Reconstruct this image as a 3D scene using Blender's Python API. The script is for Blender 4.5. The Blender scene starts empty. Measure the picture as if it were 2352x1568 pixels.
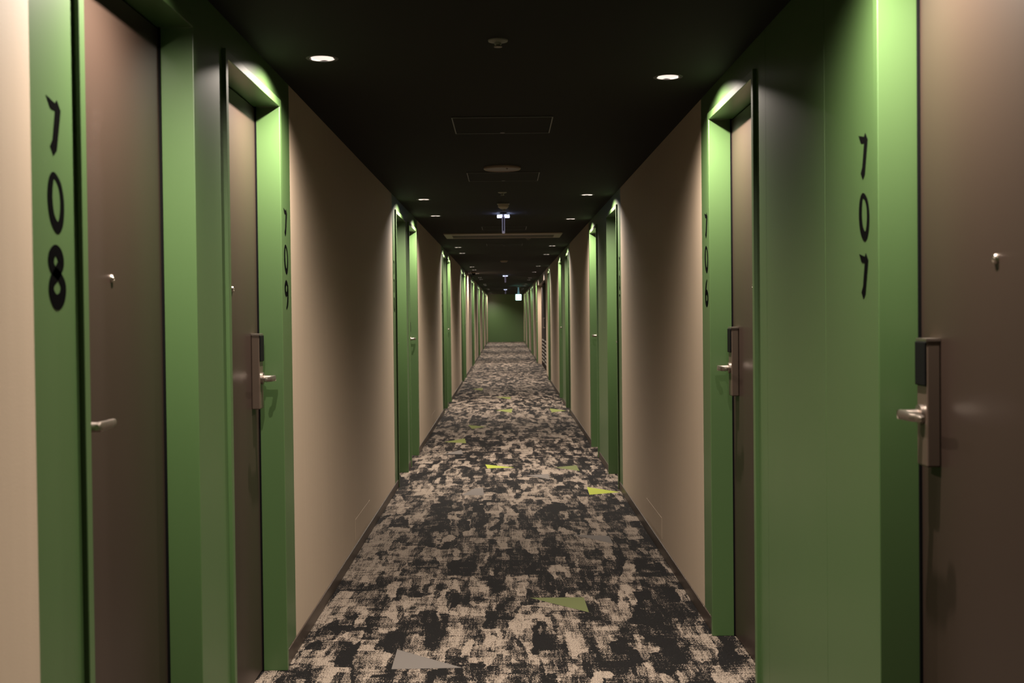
import bpy, bmesh, math, random
from mathutils import Vector, Matrix
random.seed(4)
COL = bpy.context.scene.collection
PI = math.pi
HW, HC, EYE = .864, 2.288, 1.36        # corridor half width, ceiling height, camera height
Y0, Y1 = -4.0, 54.6                    # corridor ends
OPEN_H = 2.157                         # clear height of a doorway
PROUD, DEPTH, CAS = .012, .083, .03    # casing stands proud, leaf set back, casing face width

# ------------------------------------------------------------------ materials
def nt(name):
    m = bpy.data.materials.new(name); m.use_nodes = True
    n = m.node_tree; b = n.nodes['Principled BSDF']
    return m, n, b
def L(n, a, b): n.links.new(a, b)
def simple(name, col, rough=.5, metal=0, spec=.5, var=.0, scale=(3, 3, 3), bump=0.0, bscale=300):
    m, n, b = nt(name)
    b.inputs['Base Color'].default_value = (*col, 1)
    b.inputs['Roughness'].default_value = rough
    b.inputs['Metallic'].default_value = metal
    b.inputs['Specular IOR Level'].default_value = spec
    if var or bump:
        tc = n.nodes.new('ShaderNodeTexCoord')
        mp = n.nodes.new('ShaderNodeMapping'); mp.inputs['Scale'].default_value = scale
        L(n, tc.outputs['Object'], mp.inputs['Vector'])
    if var:
        no = n.nodes.new('ShaderNodeTexNoise'); no.inputs['Scale'].default_value = 1; no.inputs['Detail'].default_value = 4
        L(n, mp.outputs[0], no.inputs['Vector'])
        hs = n.nodes.new('ShaderNodeHueSaturation'); hs.inputs['Color'].default_value = (*col, 1)
        mr = n.nodes.new('ShaderNodeMapRange'); mr.inputs['To Min'].default_value = 1 - var; mr.inputs['To Max'].default_value = 1 + var
        L(n, no.outputs['Fac'], mr.inputs['Value']); L(n, mr.outputs[0], hs.inputs['Value'])
        L(n, hs.outputs[0], b.inputs['Base Color'])
    if bump:
        nb = n.nodes.new('ShaderNodeTexNoise'); nb.inputs['Scale'].default_value = bscale; nb.inputs['Detail'].default_value = 2
        L(n, tc.outputs['Object'], nb.inputs['Vector'])
        bp = n.nodes.new('ShaderNodeBump'); bp.inputs['Strength'].default_value = bump; bp.inputs['Distance'].default_value = .001
        L(n, nb.outputs['Fac'], bp.inputs['Height']); L(n, bp.outputs[0], b.inputs['Normal'])
    return m
def glow(name, col, s, sample=False):
    m, n, b = nt(name)
    b.inputs['Base Color'].default_value = (*[min(1, c) * .8 for c in col], 1)
    b.inputs['Emission Color'].default_value = (*col, 1); b.inputs['Emission Strength'].default_value = s
    b.inputs['Roughness'].default_value = .4
    if not sample:
        m.cycles.emission_sampling = 'NONE'
    return m
GREEN = simple('green_paint', (.042, .082, .026), .36, spec=.75, var=.04, scale=(8, 8, .6), bump=.05)
WALLP = simple('beige_wallpaper', (.325, .256, .190), .6, spec=.3, var=.05, scale=(30, 30, 1.2), bump=.25, bscale=220)
BROWN = simple('taupe_metal', (.024, .015, .011), .38, spec=.42, var=.04, scale=(6, 6, .8), bump=.03)
SKIRT = simple('dark_skirting', (.03, .02, .014), .4)
CEIL = simple('black_ceiling', (.009, .009, .0068), .75, spec=.12, var=.15, scale=(2, 2, 2), bump=.1)
BLACK = simple('black_rubber', (.003, .003, .003), .85, spec=.04)
READER = simple('black_reader', (.003, .003, .003), .6, spec=.08)
STEEL = simple('brushed_steel', (.42, .36, .32), .32, metal=1)
INK = simple('black_vinyl', (.003, .003, .003), .9, spec=0)
FRAME = simple('dark_aluminium', (.10, .10, .09), .4, metal=.6)
DIM = simple('grey_plastic', (.16, .15, .12), .4)
SPK = simple('beige_plastic', (.34, .27, .2), .45)
DARKDOOR = simple('dark_door', (.010, .006, .005), .65, spec=.08)
LOUV = simple('louvre_metal', (.07, .055, .042), .5, spec=.3)
RIM = simple('downlight_rim', (.03, .03, .028), .5)
REFL = glow('lit_reflector', (1, .86, .80), .85)
LEDM = glow('led_lens', (1, .95, .9), 3.5)
WING = glow('sign_light_bar', (.72, .78, 1), 1.8)
PLEX = glow('sign_edge', (.62, .6, .95), .12)
EXITM = glow('exit_face', (.62, 1, .92), 3.0)
EXITG = glow('exit_green', (.1, .8, .45), 1.6)
GREYT = simple('carpet_grey', (.095, .085, .078), .95, spec=.1, bump=.4)
LIMEF = simple('carpet_lime_dull', (.12, .135, .04), .95, spec=.1, bump=.4)  # darker, duller lime for the farther slivers
OLIVT = simple('carpet_olive', (.075, .085, .035), .95, spec=.1, bump=.4)
LIMET = simple('carpet_lime', (.19, .215, .035), .95, spec=.1, bump=.4)

def carpet():
    m, n, b = nt('patterned_carpet')
    N = n.nodes.new
    tc = N('ShaderNodeTexCoord')
    def mapv(sx, sy, src=None, loc=(0, 0, 0)):
        q = N('ShaderNodeMapping'); q.inputs['Scale'].default_value = (sx, sy, 1); q.inputs['Location'].default_value = loc
        L(n, src or tc.outputs['Object'], q.inputs['Vector']); return q.outputs[0]
    def noise(vec, det=2, rough=.5, col=False):
        q = N('ShaderNodeTexNoise'); q.inputs['Scale'].default_value = 1; q.inputs['Detail'].default_value = det; q.inputs['Roughness'].default_value = rough
        L(n, vec, q.inputs['Vector']); return q.outputs['Color' if col else 'Fac']
    def math_(op, a, c, clamp=False):
        q = N('ShaderNodeMath'); q.operation = op; q.use_clamp = clamp
        for i, v in enumerate((a, c)):
            if isinstance(v, (int, float)): q.inputs[i].default_value = v
            else: L(n, v, q.inputs[i])
        return q.outputs[0]
    # ragged warp
    def warp(vec, sc, amt):
        c = noise(mapv(*sc), 3, .6, True)
        s = N('ShaderNodeVectorMath'); s.operation = 'SUBTRACT'; L(n, c, s.inputs[0]); s.inputs[1].default_value = (.5, .5, .5)
        k = N('ShaderNodeVectorMath'); k.operation = 'SCALE'; L(n, s.outputs[0], k.inputs[0]); k.inputs['Scale'].default_value = amt
        a = N('ShaderNodeVectorMath'); a.operation = 'ADD'; L(n, vec, a.inputs[0]); L(n, k.outputs[0], a.inputs[1])
        return a.outputs[0]
    w1 = warp(tc.outputs['Object'], (6, 3), .05)
    w2 = warp(w1, (14, 30), .03)
    def cells(sx, sy, loc):
        v = N('ShaderNodeTexVoronoi'); v.distance = 'CHEBYCHEV'; v.inputs['Scale'].default_value = 1; v.inputs['Randomness'].default_value = .9
        L(n, mapv(sx, sy, w2, loc), v.inputs['Vector'])
        s = N('ShaderNodeSeparateColor'); L(n, v.outputs['Color'], s.inputs[0]); return s.outputs[0]
    a1 = cells(14, 3.2, (0, 0, 0)); a2 = cells(32, 5.5, (3.3, 1.7, 0)); a3 = cells(7, 11, (8.1, 2.2, 0))
    st = noise(mapv(10, 55), 2)            # dry-brush streaks across the corridor
    su = noise(mapv(130, 9), 2)             # threads along it
    lo = noise(mapv(2.2, 1.6), 2)
    v = math_('MULTIPLY', a1, .40)
    v = math_('ADD', v, math_('MULTIPLY', a2, .28))
    v = math_('ADD', v, math_('MULTIPLY', a3, .18))
    v = math_('ADD', v, math_('MULTIPLY', math_('SUBTRACT', st, .5), .36))
    v = math_('ADD', v, math_('MULTIPLY', math_('SUBTRACT', su, .5), .40))
    v = math_('ADD', v, math_('MULTIPLY', math_('SUBTRACT', lo, .5), .30))
    gr = noise(mapv(210, 150), 0)
    v = math_('ADD', v, math_('MULTIPLY', math_('SUBTRACT', gr, .5), .66))
    r = N('ShaderNodeValToRGB')
    e = r.color_ramp.elements
    e[0].position = .425; e[0].color = (.005, .0045, .0045, 1)
    e[1].position = .52; e[1].color = (.13, .104, .083, 1)
    k = e.new(.468); k.color = (.014, .011, .010, 1)
    k = e.new(.63); k.color = (.175, .143, .116, 1)
    L(n, v, r.inputs[0])
    # thread ribs
    g2 = noise(mapv(260, 90), 1)
    mr = N('ShaderNodeMapRange'); mr.inputs['From Min'].default_value = .3; mr.inputs['From Max'].default_value = .7
    mr.inputs['To Min'].default_value = .55; mr.inputs['To Max'].default_value = 1.35
    L(n, g2, mr.inputs['Value'])
    hs = N('ShaderNodeHueSaturation'); L(n, r.outputs[0], hs.inputs['Color']); L(n, mr.outputs[0], hs.inputs['Value'])
    L(n, hs.outputs[0], b.inputs['Base Color'])
    b.inputs['Roughness'].default_value = .95; b.inputs['Specular IOR Level'].default_value = .1
    bp = N('ShaderNodeBump'); bp.inputs['Strength'].default_value = .5; bp.inputs['Distance'].default_value = .002
    L(n, gr, bp.inputs['Height']); L(n, bp.outputs[0], b.inputs['Normal'])
    return m
CARPET = carpet()

# ------------------------------------------------------------------ mesh helpers
class MB:
    def __init__(s): s.v = []; s.f = []; s.m = []; s.mats = []
    def mat(s, m):
        if m not in s.mats: s.mats.append(m)
        return s.mats.index(m)
    def poly(s, pts, faces, m=None):
        o = len(s.v); s.v += [tuple(p) for p in pts]
        i = s.mat(m) if m else 0
        for f in faces: s.f.append([o + k for k in f]); s.m.append(i)
        return s
    def box(s, x0, x1, y0, y1, z0, z1, m=None):
        if x0 > x1: x0, x1 = x1, x0
        p = [(x0, y0, z0), (x1, y0, z0), (x1, y1, z0), (x0, y1, z0), (x0, y0, z1), (x1, y0, z1), (x1, y1, z1), (x0, y1, z1)]
        return s.poly(p, [(0, 3, 2, 1), (4, 5, 6, 7), (0, 1, 5, 4), (1, 2, 6, 5), (2, 3, 7, 6), (3, 0, 4, 7)], m)
    def lathe(s, prof, n=40, c=(0, 0, 0), axis='z', m=None, smooth=True):
        pts = []
        for r, h in prof:
            for k in range(n):
                a = 2 * PI * k / n
                u, w = r * math.cos(a), r * math.sin(a)
                pts.append((c[0] + u, c[1] + w, c[2] + h) if axis == 'z' else (c[0] + h, c[1] + u, c[2] + w))
        fs = []
        for j in range(len(prof) - 1):
            for k in range(n):
                a, b2 = j * n + k, j * n + (k + 1) % n
                fs.append((a, b2, b2 + n, a + n))
        return s.poly(pts, fs, m)
    def disc(s, r, c, n=40, m=None):
        return s.poly([(c[0] + r * math.cos(2 * PI * k / n), c[1] + r * math.sin(2 * PI * k / n), c[2]) for k in range(n)], [tuple(range(n))], m)
    def build(s, name, m=None, parent=None, bevel=0, smooth=False, seg=2):
        me = bpy.data.meshes.new(name); me.from_pydata(s.v, [], s.f)
        mats = s.mats or [m]
        for q in mats: me.materials.append(q)
        if s.mats:
            for p, i in zip(me.polygons, s.m): p.material_index = i
        bm = bmesh.new(); bm.from_mesh(me)
        bmesh.ops.recalc_face_normals(bm, faces=bm.faces); bm.to_mesh(me); bm.free()
        if smooth:
            for p in me.polygons: p.use_smooth = True
        o = bpy.data.objects.new(name, me); COL.objects.link(o); o.parent = parent
        if bevel:
            b = o.modifiers.new('bevel', 'BEVEL'); b.width = bevel; b.segments = seg; b.limit_method = 'ANGLE'
        if smooth:
            es = o.modifiers.new('es', 'EDGE_SPLIT'); es.split_angle = math.radians(35)
        return o
def tag(o, label, cat, group=None, kind=None):
    o['label'] = label; o['category'] = cat
    if group: o['group'] = group
    if kind: o['kind'] = kind
    return o
def empty(name, loc=(0, 0, 0)):
    e = bpy.data.objects.new(name, None); COL.objects.link(e); e.location = loc; e.empty_display_size = .1
    return e
def copy_tree(o, parent=None):
    c = o.copy(); COL.objects.link(c); c.parent = parent
    for ch in list(o.children): copy_tree(ch, c)
    return c

# ------------------------------------------------------------------ layout of the doorways
# (outer near, outer far, number side: 'n' near / 'f' far, number text)
ORD = ['nearest', 'second', 'third', 'fourth', 'fifth', 'sixth', 'seventh', 'eighth', 'ninth', 'tenth', 'eleventh', 'twelfth',
       'thirteenth', 'fourteenth', 'fifteenth', 'sixteenth', 'seventeenth']
left, right = [], []
panels_l, panels_r = [], []
W = .872
g0 = 2.304; left += [(g0, g0 + .876, 'n', '108'), (3.517, 4.38, 'f', '109')]; panels_l.append((2.088, 4.598))
nums = {1: ('110', '111'), 2: ('112', None)}
for k in range(1, 8):
    s = 8.727 + 6.64 * (k - 1)
    a, c = nums.get(k, (None, None))
    left += [(s + .225, s + 1.095, 'n', a), (s + 1.41, s + 2.28, 'f', c)]
    panels_l.append((s, s + 2.497))
right += [(1.755, 2.625, 'f', '101'), (3.894, 4.772, 'f', '106')]; panels_r.append((1.3, 4.989))
s = 8.494
right += [(s + .225, s + 1.095, 'n', '107'), (s + 2.15, s + 3.02, 'f', None)]; panels_r.append((s, s + 3.24))
s = 15.24
right += [(s + .225, s + 1.095, 'n', None), (s + 2.15, s + 3.02, 'f', None)]; panels_r.append((s, s + 3.24))
s = 21.95
right += [(s + .225, s + 1.095, 'n', None)]; panels_r.append((s, s + 1.30))
right += [(30.98, 31.85, 'f', None)]; panels_r.append((30.76, 32.07))
for s in (35.5, 42.2, 48.95):
    right += [(s + .225, s + 1.095, 'n', None), (s + 2.15, s + 3.02, 'f', None)]; panels_r.append((s, s + 3.24))
REC = (24.4, 30.7)                     # recess with the service door in the right wall
TH = .22
def side_x(side, d): return side * (HW + d)      # d>0 into the wall

def wall(side, doors, panels, name):
    mb = MB(); y = Y0
    def beige(a, c):
        if c - a > .01: mb.box(side_x(side, 0), side_x(side, TH), a, c, 0, HC)
    for (a, c) in panels:
        if side > 0 and y < REC[0] < a:
            beige(y, REC[0]); beige(REC[1], a)
            mb.box(side_x(side, .18), side_x(side, TH + .1), REC[0], REC[1], 0, HC)
        else: beige(y, a)
        y = c
    beige(y, Y1)
    o = mb.build(name, WALLP); return o
tag(wall(-1, left, panels_l, 'wall_left'), 'beige papered wall on the left between the green door surrounds', 'wall', kind='structure')
tag(wall(1, right, panels_r, 'wall_right'), 'beige papered wall on the right between the green door surrounds', 'wall', kind='structure')

cnt = 0
def green_panels(side, doors, panels):
    global cnt
    for i, (a, c) in enumerate(panels):
        mb = MB(); x0, x1 = side_x(side, 0), side_x(side, TH)
        ds = [d for d in doors if a < d[0] < c]
        y = a
        for d in ds:
            segs = [(y, d[0])]
            if side > 0 and i == 0 and d[0] > 3:           # joints in the wide green pier
                segs = [(y, 3.067), (3.069, 3.757), (3.759, d[0])]
                mb.box(x0 + side * .002, x1, 3.067, 3.069, 0, HC); mb.box(x0 + side * .002, x1, 3.757, 3.759, 0, HC)
            for (p, q) in segs: mb.box(x0, x1, p, q, 0, HC)
            mb.box(x0, x1, d[0], d[1], OPEN_H + CAS, HC)
            y = d[1]
        mb.box(x0, x1, y, c, 0, HC)
        cnt += 1
        o = mb.build('trim_%d' % cnt, GREEN)
        nm = [d[3] for d in ds if d[3]]
        sd = 'left' if side < 0 else 'right'
        lab = 'flat green wall panel around %s on the %s wall' % (('doors ' + ' and '.join(nm)) if len(nm) > 1 else ('door ' + nm[0] if nm else 'the %s set of doors' % ORD[i]), sd)
        tag(o, lab, 'wall panel', 'green door surround panels', 'structure')
green_panels(-1, left, panels_l); green_panels(1, right, panels_r)

# floor: one carpet, the plain slivers are faces of the same mesh
fb = MB()
fb.box(-1.3, 1.3, Y0 - .2, Y1 + .3, -.05, 0, CARPET)
SL = {GREYT: [[(-0.456, 4.608), (-0.454, 4.349), (-0.182, 4.356)], [(0.393, 6.959), (0.614, 6.906), (0.618, 6.671)],
              [(-0.259, 8.858), (-0.192, 8.875), (-0.178, 8.513), (-0.348, 8.525)], [(0.153, 9.541), (0.345, 9.603), (0.348, 9.3)],
              [(-0.616, 11.056), (-0.46, 11.395), (-0.429, 11.04)]],
      OLIVT: [[(0.101, 5.421), (0.358, 5.418), (0.363, 5.142)], [(0.418, 10.004), (0.617, 10.131), (0.621, 9.767)]],
      LIMET: [[(0.619, 8.861), (0.611, 8.479), (0.85, 8.586)], [(-0.199, 10.257), (-0.176, 9.996), (0.062, 10.033)],
              ],
      LIMEF: [[(-0.673, 12.111), (-0.462, 12.428), (-0.432, 11.966)], [(-0.479, 13.934), (-0.411, 13.454), (-0.251, 13.695)],
              [(-0.15, 16.026), (0.084, 16.215), (0.063, 15.577)], [(0.612, 16.22), (0.617, 15.576), (0.833, 15.827)],
              [(-0.623, 20.644), (-0.43, 20.853), (-0.431, 20.146)], [(-0.186, 18.633), (0.07, 18.497), (0.054, 18.03)]]}
for m, ts in SL.items():
    for t in ts:
        k = len(t)
        fb.poly([(x, y, .0006) for x, y in t], [tuple(range(k))], m)
tag(fb.build('floor'), 'mottled black and beige carpet with lime, olive and grey slivers', 'floor', kind='structure')

# baseboards run along wall and number strips up to each casing
def skirting(side, doors, name):
    mb = MB(); y = Y0
    for d in doors + [(Y1, Y1, '', None)]:
        if side > 0 and y < REC[0] < d[0]:
            ends = [(y, REC[0]), (REC[1], d[0])]
        else: ends = [(y, d[0])]
        for (p, q) in ends: mb.box(side_x(side, -.006), side_x(side, 0), p, q - .0005, 0, .062)
        y = d[1]
    o = mb.build(name, SKIRT, bevel=.0015)
    tag(o, 'thin dark brown skirting along the foot of the %s wall' % ('left' if side < 0 else 'right'), 'skirting', kind='structure')
skirting(-1, left, 'baseboard_left'); skirting(1, right, 'baseboard_right')

mb = MB(); mb.box(-HW - TH, HW + TH, Y1, Y1 + .2, 0, HC)
tag(mb.build('wall_end', GREEN), 'dark green end wall closing the far end of the corridor', 'wall', kind='structure')
mb = MB(); mb.box(-HW - TH, HW + TH, Y0 - .2, Y0, 0, HC)
tag(mb.build('wall_back', WALLP), 'beige wall closing the corridor behind the camera', 'wall', kind='structure')

# ------------------------------------------------------------------ downlight positions, ceiling
LX = .652
lights = []      # x, y, label
for side, ds in ((-1, left), (1, right)):
    for i, d in enumerate(ds):
        c = (d[0] + d[1]) / 2 + (.18 if d[2] == 'f' else -.18)
        sd = 'left' if side < 0 else 'right'
        lights.append((side * LX, c, 'round recessed downlight over %s on the %s' % (('door ' + d[3]) if d[3] else 'the %s door' % ORD[i], sd)))
lights.append((-LX, 26.2, 'round recessed downlight on the left where a blank beige wall is lit'))
lights.append((LX, 25.6, 'round recessed downlight on the right at the near end of the service recess'))
lights.append((-LX, 53.5, 'round recessed downlight on the left, farthest one, beside the end wall'))
lights.append((LX, 29.9, 'round recessed downlight on the right at the far end of the service recess'))
cb = MB(); HS = .041
for side in (-1, 1):
    ys = sorted(l[1] for l in lights if l[0] * side > 0)
    a, c = sorted((side * (LX - HS), side * (LX + HS)))
    y = Y0
    for q in ys:
        cb.box(a, c, y, q - HS, HC, HC + .12); y = q + HS
    cb.box(a, c, y, Y1, HC, HC + .12)
    o1, o2 = sorted((side * (LX + HS), side * (HW + TH + .1)))
    cb.box(o1, o2, Y0, Y1, HC, HC + .12)
cb.box(-(LX - HS), LX - HS, Y0, Y1, HC, HC + .12)
tag(cb.build('ceiling', CEIL), 'matt black flat ceiling over the whole corridor', 'ceiling', kind='structure')

def make_downlight():
    r = empty('ceiling_downlight')
    MB().lathe([(.0445, .003), (.0447, -.0006), (.050, -.0012), (.058, -.001), (.0585, 0.0), (.0585, .0005)], 48).build('rim', RIM, r, smooth=True)
    MB().lathe([(.0446, -.0004), (.040, .004), (.030, .010), (.0165, .0145)], 48).build('reflector', REFL, r, smooth=True)
    m = MB().disc(.0165, (0, 0, .0147)); m.build('lens', LEDM, r)
    # can body above the hole keeps it dark
    MB().lathe([(.0001, .05), (.055, .05), (.055, .012), (.0395, .012)], 24).build('housing', RIM, r)
    ld = bpy.data.lights.new('lamp', 'SPOT'); ld.shadow_soft_size = .012; ld.spot_size = math.radians(150); ld.spot_blend = .95
    ld.energy = POWER; ld.color = (1, .875, .75)
    lo = bpy.data.objects.new('lamp', ld); COL.objects.link(lo); lo.parent = r; lo.location = (0, 0, .001)
    lo.rotation_euler = (0, math.radians(6), 0)
    return r
POWER = 262
dl = make_downlight()
for i, (x, y, lab) in enumerate(lights):
    o = dl if i == 0 else copy_tree(dl)
    o.location = (x, y, HC)
    if x > 0: o.rotation_euler = (0, 0, PI)      # the lamps are tilted towards their own wall
    tag(o, lab, 'ceiling light', 'recessed downlights')

# ------------------------------------------------------------------ doors
def make_door(side, width, lock, name):
    """Origin on the wall plane at the outer near corner, floor. lock 'n' or 'f' gives the end carrying the lock."""
    r = empty(name)
    S = side
    def X(d): return S * d                     # d>0 into the wall
    w = width
    xf, xb = X(-PROUD), X(DEPTH + .06)
    fr = MB()
    # U shaped casing as one closed profile
    zt = OPEN_H
    o = [(0, 0), (0, zt + CAS), (w, zt + CAS), (w, 0), (w - CAS, 0), (w - CAS, zt), (CAS, zt), (CAS, 0)]
    pts = [(xf, y, z) for y, z in o] + [(xb, y, z) for y, z in o]
    fs = [(0, 1, 6, 7), (1, 2, 5, 6), (2, 3, 4, 5), (8, 15, 14, 9), (9, 14, 13, 10), (10, 13, 12, 11)]
    for k in range(8): fs.append((k, (k + 1) % 8, 8 + (k + 1) % 8, 8 + k))
    fr.poly(pts, fs); fr.build('door_frame', GREEN, r, bevel=.002)
    a, c = CAS + .007, w - CAS - .007
    lf = MB(); lf.box(X(DEPTH), X(DEPTH + .04), a, c, .006, zt - .005)
    leaf = lf.build('door_leaf', BROWN, r, bevel=.0015)
    g = MB()
    for y0, y1 in ((CAS + .0005, a - .0003), (c + .0003, w - CAS - .0005)): g.box(X(DEPTH - .0055), X(DEPTH + .03), y0, y1, 0, zt)
    g.box(X(DEPTH + .002), X(DEPTH + .03), CAS, w - CAS, zt - .0048, zt - .0005)
    g.box(X(DEPTH + .004), X(DEPTH + .03), CAS, w - CAS, .0, .0055)
    g.build('gasket', BLACK, r)
    # lock on the leaf
    dirn = 1 if lock == 'f' else -1            # towards the lock edge
    ye = (w - CAS) if lock == 'f' else CAS
    def Yv(t): return ye - dirn * t            # t measured from the lock edge
    y0, y1 = sorted((Yv(.062), Yv(.123)))
    lb = MB(); lb.box(X(DEPTH - .031), X(DEPTH), y0, y1, 1.014, 1.292)
    body = lb.build('lock_body', BROWN_LOCK, r, bevel=.004, seg=3)
    cb_ = MB(); cb_.box(X(DEPTH - .036), X(DEPTH - .0305), y0 + .001, y1 - .001, 1.192, 1.2885)
    cb_.build('card_reader', READER, body, bevel=.0025, seg=3)
    tp = MB(); tp.box(X(DEPTH - .0325), X(DEPTH - .0005), y0 - .001, y1 + .001, 1.2895, 1.2955); tp.build('top_cap', STEEL, body)
    yc = Yv(.092); zc = 1.128
    lv = MB()
    lv.lathe([(.022, 0), (.022, -S * .008), (.0115, -S * .010), (.0105, -S * .052)], 24, (X(DEPTH - .031), yc, zc), 'x')
    # bar: rounded flat bar running towards the hinges
    bar = []
    n = 12
    for i in range(n + 1):
        t = i / n
        yy = yc - dirn * (-.012 + t * .128)
        dx = -S * (.046 - .010 * math.sin(t * PI * .5) * (1 if t > .7 else 0) * .6)
        rx, rz = (.0075, .0115 - .0035 * t)
        if i == 0 or i == n: rx *= .55; rz *= .55
        ring = []
        for k in range(12):
            an = 2 * PI * k / 12
            cx, sz = math.cos(an), math.sin(an)
            ring.append((X(DEPTH - .031) + dx + rx * math.copysign(abs(cx) ** .6, cx), yy, zc + rz * math.copysign(abs(sz) ** .6, sz)))
        bar.append(ring)
    pts = [p for rg in bar for p in rg]; fs = []
    for i in range(n):
        for k in range(12): fs.append((i * 12 + k, i * 12 + (k + 1) % 12, (i + 1) * 12 + (k + 1) % 12, (i + 1) * 12 + k))
    fs.append(tuple(range(12))); fs.append(tuple(n * 12 + k for k in range(12)))
    lv.poly(pts, fs)
    lv.build('lever_handle', STEEL, body, smooth=True)
    # peephole
    pm = MB(); ym = w / 2
    pm.lathe([(.0001, -S * .006), (.004, -S * .006), (.0048, -S * .004), (.0052, -S * .006), (.0085, -S * .0055), (.0105, -S * .002), (.0105, S * .001)], 24, (X(DEPTH), ym, 1.455), 'x')
    pm.build('peephole', STEEL, r, smooth=True)
    return r
BROWN_LOCK = simple('bronze_lock', (.07, .05, .038), .3, metal=.2)
protos = {}
dn = 0
def add_doors(side, ds):
    global dn
    sd = 'left' if side < 0 else 'right'
    for i, d in enumerate(ds):
        dn += 1
        key = (side, d[2])
        nm = 'door_%d' % dn
        if key not in protos:
            o = make_door(side, W, d[2], nm); protos[key] = o
        else:
            o = copy_tree(protos[key]); o.name = nm
        o.location = (side * HW, d[0], 0)
        o.scale = (1, (d[1] - d[0]) / W, 1)
        if d[3]: lab = 'taupe metal door in a green frame beside the number %s' % d[3]
        else: lab = 'taupe door in a green frame, %s one along the %s wall' % (ORD[i], sd)
        tag(o, lab, 'door', 'guest room doors', 'structure')
add_doors(-1, left); add_doors(1, right)

# ------------------------------------------------------------------ brush-lettered numbers
def catmull(P, n=6, closed=False):
    out = []; N_ = len(P)
    rng = range(N_ if closed else N_ - 1)
    for i in rng:
        if closed: p0, p1, p2, p3 = P[(i - 1) % N_], P[i], P[(i + 1) % N_], P[(i + 2) % N_]
        else: p0, p1, p2, p3 = P[max(i - 1, 0)], P[i], P[i + 1], P[min(i + 2, N_ - 1)]
        for k in range(n):
            t = k / n
            out.append(tuple(.5 * ((2 * b) + (-a + c) * t + (2 * a - 5 * b + 4 * c - e) * t * t + (-a + 3 * b - 3 * c + e) * t ** 3) for a, b, c, e in zip(p0, p1, p2, p3)))
    if not closed: out.append(P[-1])
    return out
def stroke_faces(P, closed=False):
    """P: (u, v, halfwidth) in digit units of width 70 mm, height 112 mm."""
    Q = catmull([((u - .47) * .082 + .036, v * .112, h * .088) for u, v, h in P], 7, closed)
    Lp, Rp = [], []; n = len(Q)
    for i, (u, v, h) in enumerate(Q):
        a = Q[(i - 1) % n] if (closed or i > 0) else Q[i]
        b = Q[(i + 1) % n] if (closed or i < n - 1) else Q[i]
        du, dv = b[0] - a[0], b[1] - a[1]; l = math.hypot(du, dv) or 1
        nx, ny = -dv / l, du / l
        Lp.append((u + nx * h, v + ny * h)); Rp.append((u - nx * h, v - ny * h))
    quads = []
    for i in range(n if closed else n - 1):
        j = (i + 1) % n
        quads.append([Lp[i], Lp[j], Rp[j], Rp[i]])
    return quads
def digit(ch):
    if ch == '1':
        p = [(305, 120), (345, 140), (365, 150), (378, 122), (403, 185), (398, 240), (372, 470), (350, 508), (327, 450), (345, 400), (365, 200), (345, 200), (330, 190)]
        q = [((x - 305) / 100 * .070 * 1.0, (1 - (y - 115) / 395) * .112) for x, y in p]
        i = [0, 1, 2, 10, 11, 12]; j = [2, 3, 4, 5, 6, 7, 8, 9, 10]
        return [[q[k] for k in i], [q[k] for k in j]]
    S = {
        '0': [([(.42, .95, .07), (.75, .80, .08), (.88, .50, .10), (.80, .18, .12), (.58, .06, .13), (.28, .22, .13), (.16, .52, .13), (.22, .82, .12)], True)],
        '8': [([(.40, .95, .12), (.66, .88, .15), (.74, .73, .16), (.50, .56, .16), (.20, .40, .14), (.16, .22, .14), (.42, .06, .17), (.74, .12, .17), (.86, .32, .15), (.66, .49, .12), (.26, .62, .13), (.16, .80, .16)], True)],
        '9': [([(.75, .88, .08), (.45, .95, .12), (.20, .80, .13), (.30, .58, .12), (.62, .56, .10), (.80, .76, .10)], True), ([(.82, .85, .09), (.84, .5, .12), (.72, .2, .13), (.45, .03, .05)], False)],
        '6': [([(.62, .98, .05), (.36, .78, .12), (.20, .48, .13), (.20, .26, .13)], False), ([(.25, .42, .10), (.50, .52, .12), (.78, .40, .13), (.80, .18, .13), (.50, .05, .14), (.22, .18, .13)], True)],
        '7': [([(.10, .84, .12), (.30, .94, .08), (.80, .92, .10)], False), ([(.80, .95, .06), (.72, .6, .09), (.48, .3, .11), (.40, .02, .08)], False)],
        '2': [([(.15, .78, .11), (.40, .95, .09), (.74, .82, .11), (.66, .52, .11), (.25, .14, .10)], False), ([(.15, .10, .10), (.45, .10, .12), (.90, .08, .07)], False)],
    }
    out = []
    for pts, cl in S[ch]: out += stroke_faces(pts, cl)
    return out
def number_sign(side, yc, text, group='painted room numbers'):
    r = empty('room_number_sign', (side * HW, yc, 1.385))
    for i, ch in enumerate(text):
        mb = MB()
        z0 = (2 - i) * .1435
        for poly in digit(ch):
            k = len(poly); pts = []
            for dx in (-.0008, 0.0):
                for u, v in poly:
                    y = (u - .035) * (1 if side < 0 else -1)
                    pts.append((side * dx, y, z0 + v))
            fs = [tuple(range(k)), tuple(range(k, 2 * k))] + [(a, (a + 1) % k, k + (a + 1) % k, k + a) for a in range(k)]
            mb.poly(pts, fs)
        mb.build('numeral', INK, r)
    sd = 'left' if side < 0 else 'right'
    tag(r, 'black brush-style room number %s down a green strip on the %s wall' % (text, sd), 'room number', group)
for side, ds in ((-1, left), (1, right)):
    for d in ds:
        if d[3]: number_sign(side, (d[1] + .112) if d[2] == 'f' else (d[0] - .108), d[3])

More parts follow.
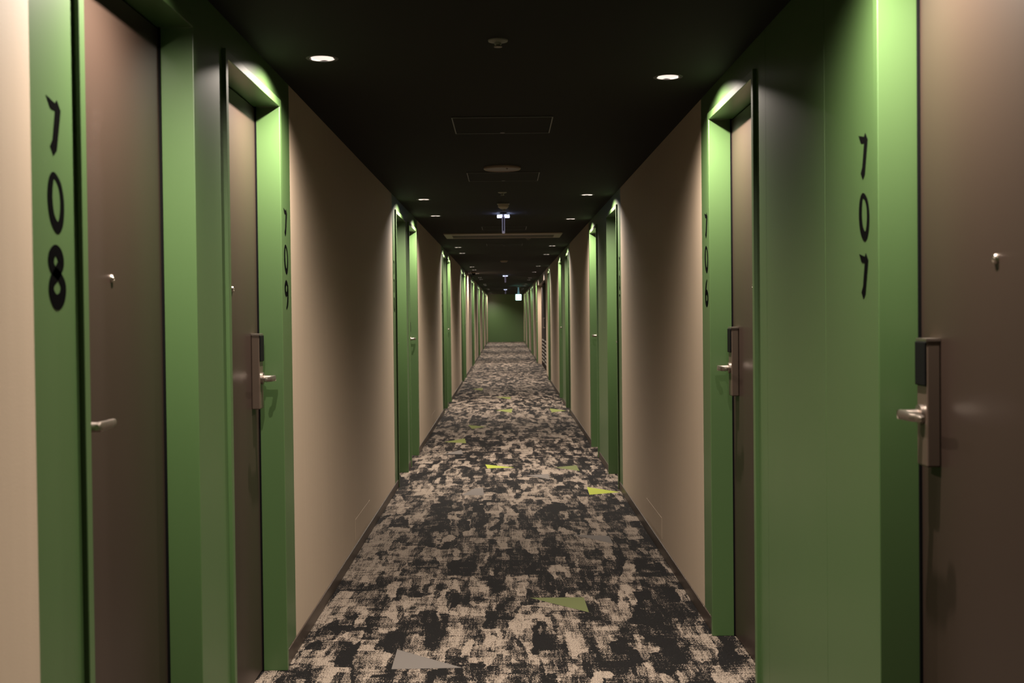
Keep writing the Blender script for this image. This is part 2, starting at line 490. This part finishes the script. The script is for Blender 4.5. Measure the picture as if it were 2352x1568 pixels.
# ------------------------------------------------------------------ service door in the right-hand recess
r = empty('door_40', (HW + .18, 27.5, 0))
def SX(d): return -d
mb = MB(); mb.box(-.10, 0, -2.6, 2.6, 0, 2.06); mb.build('door_leaf', DARKDOOR, r, bevel=.003)
lv = MB()
for k in range(7):
    z = .14 + k * .088
    for (a, c) in ((-1.9, -.2), (.2, 1.9)):
        lv.poly([(-.101, a, z), (-.101, c, z), (-.125, c, z + .012), (-.125, a, z + .012), (-.101, a, z + .034), (-.101, c, z + .034)],
                [(0, 1, 2, 3), (3, 2, 5, 4), (0, 3, 4), (1, 5, 2)])
lv.build('louvre', LOUV, r)
mb = MB(); mb.box(-.15, -.13, -.05, -.03, 1.0, 1.25); mb.box(-.135, -.1, -.05, -.03, 1.0, 1.02); mb.box(-.135, -.1, -.05, -.03, 1.23, 1.25)
mb.build('pull_handle', STEEL, r, bevel=.002)
tag(r, 'very dark service door with pale louvres low down in the right wall recess', 'door', kind='structure')
mb = MB(); mb.box(HW + .001, HW + .18, REC[0] + .0005, REC[1] - .0005, 2.10, HC - .0005)
tag(mb.build('trim_40', SKIRT), 'dark bulkhead above the service door in the right wall recess', 'trim', kind='structure')

# ------------------------------------------------------------------ ceiling fittings
def hatch(y, lab, w=.482, x=-.006):
    r = empty('ceiling_hatch', (x, y, HC))
    h = w / 2; t = .006; fb_ = MB()
    for (a, b2, c, e) in ((-h, h, -h, -h + t), (-h, h, h - t, h), (-h, -h + t, -h + t, h - t), (h - t, h, -h + t, h - t)):
        fb_.box(a, b2, c, e, -.004, 0)
    fb_.build('frame', FRAME, r, bevel=.001)
    p = MB(); p.box(-h + t + .002, h - t - .002, -h + t + .002, h - t - .002, -.002, .0); p.build('panel', CEIL, r)
    k = MB(); k.lathe([(.0001, -.004), (.012, -.004), (.013, -.002)], 20, (0, h - .022, 0)); k.build('latch', FRAME, r)
    return tag(r, lab, 'ceiling hatch', 'square ceiling access hatches')
hatch(5.62, 'square ceiling access hatch nearest the camera, thin metal frame')
hatch(7.72, 'square ceiling access hatch just beyond the round ceiling disc')
hatch(12.35, 'square ceiling access hatch between the edge-on exit sign and air conditioner')
hatch(15.3, 'small square ceiling access hatch just beyond the air conditioner')

r = empty('ceiling_speaker', (-.012, 7.24, HC))
MB().lathe([(.118, 0), (.118, -.010), (.112, -.016), (.106, -.012)], 48).build('rim', SPK, r, smooth=True)
MB().lathe([(.106, -.012), (.09, -.011), (.0001, -.013)], 48).build('grille', DIM, r, smooth=True)
MB().lathe([(.0001, -.020), (.005, -.019), (.006, -.012)], 16, (.03, -.05, 0)).build('indicator', STEEL, r, smooth=True)
tag(r, 'round flat beige ceiling disc between the two nearest square hatches', 'ceiling speaker')

def sprinkler(x, y, lab):
    r = empty('ceiling_sprinkler', (x, y, HC))
    MB().lathe([(.034, 0), (.033, -.004), (.014, -.009), (.012, -.009)], 32).build('escutcheon', DIM, r, smooth=True)
    MB().lathe([(.013, -.006), (.012, -.014), (.008, -.018), (.008, -.021)], 20).build('nozzle', DIM, r, smooth=True)
    MB().lathe([(.0001, -.021), (.014, -.021), (.014, -.023), (.0001, -.024)], 20).build('deflector', STEEL_D, r)
    return tag(r, lab, 'sprinkler', 'ceiling sprinklers')
STEEL_D = simple('dull_brass', (.2, .17, .12), .4, metal=.8)
sprinkler(-.016, 3.88, 'small ceiling sprinkler nearest the camera, ahead of the first hatch')
sprinkler(-.015, 8.72, 'small ceiling sprinkler just before the ceiling junction box')
sprinkler(-.006, 10.05, 'small ceiling sprinkler between the junction box and first exit sign')
sprinkler(.29, 14.1, 'small ceiling sprinkler to the right just beyond the air conditioner')

r = empty('ceiling_smoke_detector', (-.01, 9.62, HC))
mb = MB(); mb.box(-.052, .052, -.05, .05, -.006, 0); mb.build('base', DIM, r, bevel=.002)
MB().lathe([(.046, -.006), (.044, -.03), (.03, -.04), (.0001, -.042)], 32).build('sensor_head', SPK, r, smooth=True)
tag(r, 'boxy grey detector on the ceiling just before the first edge-on exit sign', 'detector')
r = empty('ceiling_smoke_detector', (-.02, 19.9, HC))
mb = MB().lathe([(.066, 0), (.066, -.01), (.05, -.03), (.0001, -.032)], 32); mb.build('sensor_head', SPK, r, smooth=True)
tag(r, 'round ceiling detector midway between the air conditioner and far exit signs', 'detector')

# ceiling air conditioner
r = empty('ceiling_air_conditioner', (-.02, 13.45, HC))
mb = MB(); mb.box(-.685, -.60, -.37, .37, -.014, 0); mb.box(.60, .685, -.37, .37, -.014, 0); mb.box(-.60, .60, -.37, -.15, -.014, 0); mb.box(-.60, .60, .30, .37, -.014, 0)
mb.build('panel', SPK, r, bevel=.004)
mb = MB()
for k in range(14): mb.box(-.60, .60, -.15 + k * .0325, -.15 + k * .0325 + .010, -.010, -.002)
mb.build('intake_grille', DIM, r)
mb = MB(); mb.box(-.60, .60, -.15, .30, -.001, 0); mb.build('filter', BLACK, r)
tag(r, 'long rectangular air conditioner panel spanning the middle of the ceiling', 'air conditioner')

# edge-on exit signs
def make_edge_sign(power):
    r = empty('exit_sign')
    mb = MB(); mb.box(-.03, .03, -.12, .12, -.012, 0); mb.build('mount', RIM, r, bevel=.002)
    for s_ in (-1, 1):
        mb = MB(); a, c = sorted((s_ * .010, s_ * .057)); mb.box(a, c, -.10, .10, -.030, -.016); mb.build('light_bar', WING, r, bevel=.002)
    mb = MB(); mb.box(-.014, .014, -.115, .115, -.175, -.034); mb.box(-.009, .009, -.11, .11, -.034, -.012)
    mb.build('panel', PLEX, r, bevel=.006, seg=3)
    mb = MB(); mb.box(-.005, .005, -.1165, -.115, -.165, -.045); mb.build('panel_core', SIGNCORE, r)
    for s_ in (-1, 1):
        ld = bpy.data.lights.new('lamp', 'AREA'); ld.shape = 'RECTANGLE'; ld.size = .19; ld.size_y = .018; ld.energy = power; ld.color = (.55, .62, 1)
        lo = bpy.data.objects.new('lamp', ld); COL.objects.link(lo); lo.parent = r
        lo.location = (s_ * .0585, 0, -.022); lo.rotation_euler = (PI / 2, 0, s_ * PI / 2)
    return r
SIGNCORE = simple('sign_core', (.05, .04, .12), .3)
es = make_edge_sign(.35)
for i, (y, lab) in enumerate(((10.6, 'hanging exit sign seen edge-on with a glowing bar, nearest one'), (27.4, 'hanging exit sign seen edge-on, second one down the corridor'),
                              (43, 'hanging exit sign seen edge-on, farthest one, left of the lit sign'))):
    o = es if i == 0 else copy_tree(es)
    o.location = (-.012 if i == 0 else .0, y, HC)
    tag(o, lab, 'exit sign', 'edge-on exit signs')
for o in es.children: pass

STEMG = glow('stem_glow_plume', (.30, .62, .75), .22)  # emission stands in for the bluish light plume above the sign
# lit exit sign facing the camera
r = empty('exit_sign', (.45, 39.5, HC))
mb = MB(); mb.box(-.08, .08, -.04, .04, -.02, 0); mb.build('mount', DIM, r, bevel=.003)
MB().lathe([(.020, -.02), (.024, -.15), (.042, -.26)], 24).build('stem', STEMG, r, smooth=True)  # widened and flared to carry the painted glow plume
mb = MB(); mb.box(-.10, .10, -.025, .025, -.47, -.26); mb.build('housing', RIM, r, bevel=.004)
mb = MB(); mb.box(-.095, .095, -.028, -.0255, -.465, -.265); face = mb.build('face', EXITM, r)
gm = MB()     # green running figure in a doorway
def gbox(a, c, z0, z1): gm.box(a, c, -.0295, -.0285, z0, z1)
gbox(-.075, -.06, -.455, -.285); gbox(-.075, .03, -.295, -.28); gbox(.02, .03, -.455, -.28)
gm.lathe([(.0001, 0), (.012, 0)], 12, (0, -.0295, -.315)); gbox(-.018, .008, -.385, -.332); gbox(-.03, -.01, -.43, -.385); gbox(0, .02, -.41, -.385); gbox(.01, .04, -.36, -.35)
gm.build('pictogram', EXITG, face)
ld = bpy.data.lights.new('lamp', 'AREA'); ld.shape = 'SQUARE'; ld.size = .18; ld.energy = .5; ld.color = (.55, 1, .9)
lo = bpy.data.objects.new('lamp', ld); COL.objects.link(lo); lo.parent = r; lo.location = (0, -.031, -.365); lo.rotation_euler = (PI / 2, 0, 0)
tag(r, 'lit pale cyan exit sign facing the camera before the end wall', 'exit sign')

# dome camera at the far left
r = empty('ceiling_dome_camera', (-.70, 25.2, HC))
MB().lathe([(.055, 0), (.055, -.02), (.048, -.026)], 32).build('base', SPK, r, smooth=True)
MB().lathe([(.044, -.024), (.042, -.045), (.03, -.066), (.0001, -.078)], 32).build('dome', READER, r, smooth=True)
tag(r, 'small dome camera on the ceiling by the left wall far down', 'camera')

# low flush access covers in the beige walls
def cover(side, y0, y1, lab):
    r = MB(); x = side * HW
    r.box(x - side * .0014, x, y0, y1, .085, .205)
    o = r.build('wall_access_cover', WALLP, bevel=.0006)
    tag(o, lab, 'wall cover', 'low wall access covers')
cover(-1, 6.42, 7.10, 'low beige access cover near the skirting, nearest on the left wall')
cover(1, 6.36, 7.05, 'low beige access cover near the skirting, nearest on the right wall')
cover(-1, 13.1, 13.8, 'low beige access cover near the skirting, second on the left wall')

# ------------------------------------------------------------------ camera, world, view
cam = bpy.data.cameras.new('camera'); co = bpy.data.objects.new('camera', cam); COL.objects.link(co)
cam.sensor_width = 36; cam.lens = 40; cam.clip_end = 200; cam.clip_start = .05
F = 40 / 36 * 2352
co.matrix_world = Matrix.Translation((0, 0, EYE)) @ Matrix.Rotation(-14 / F, 4, 'Z') @ Matrix.Rotation(PI / 2 - .0165, 4, 'X') @ Matrix.Rotation(-.011, 4, 'Z')
cam.shift_y = -21 / 2352
cam.dof.use_dof = True; cam.dof.focus_distance = 6.5; cam.dof.aperture_fstop = 5.6
sc = bpy.context.scene
sc.camera = co
w = bpy.data.worlds.new('world'); sc.world = w; w.use_nodes = True
w.node_tree.nodes['Background'].inputs[0].default_value = (0, 0, 0, 1)
sc.view_settings.view_transform = 'Standard'; sc.view_settings.look = 'None'
sc.view_settings.exposure = 0; sc.view_settings.gamma = 1; sc.view_settings.use_curve_mapping = False
sc.cycles.max_bounces = 8; sc.cycles.diffuse_bounces = 5; sc.cycles.glossy_bounces = 4
sc.cycles.sample_clamp_indirect = 4
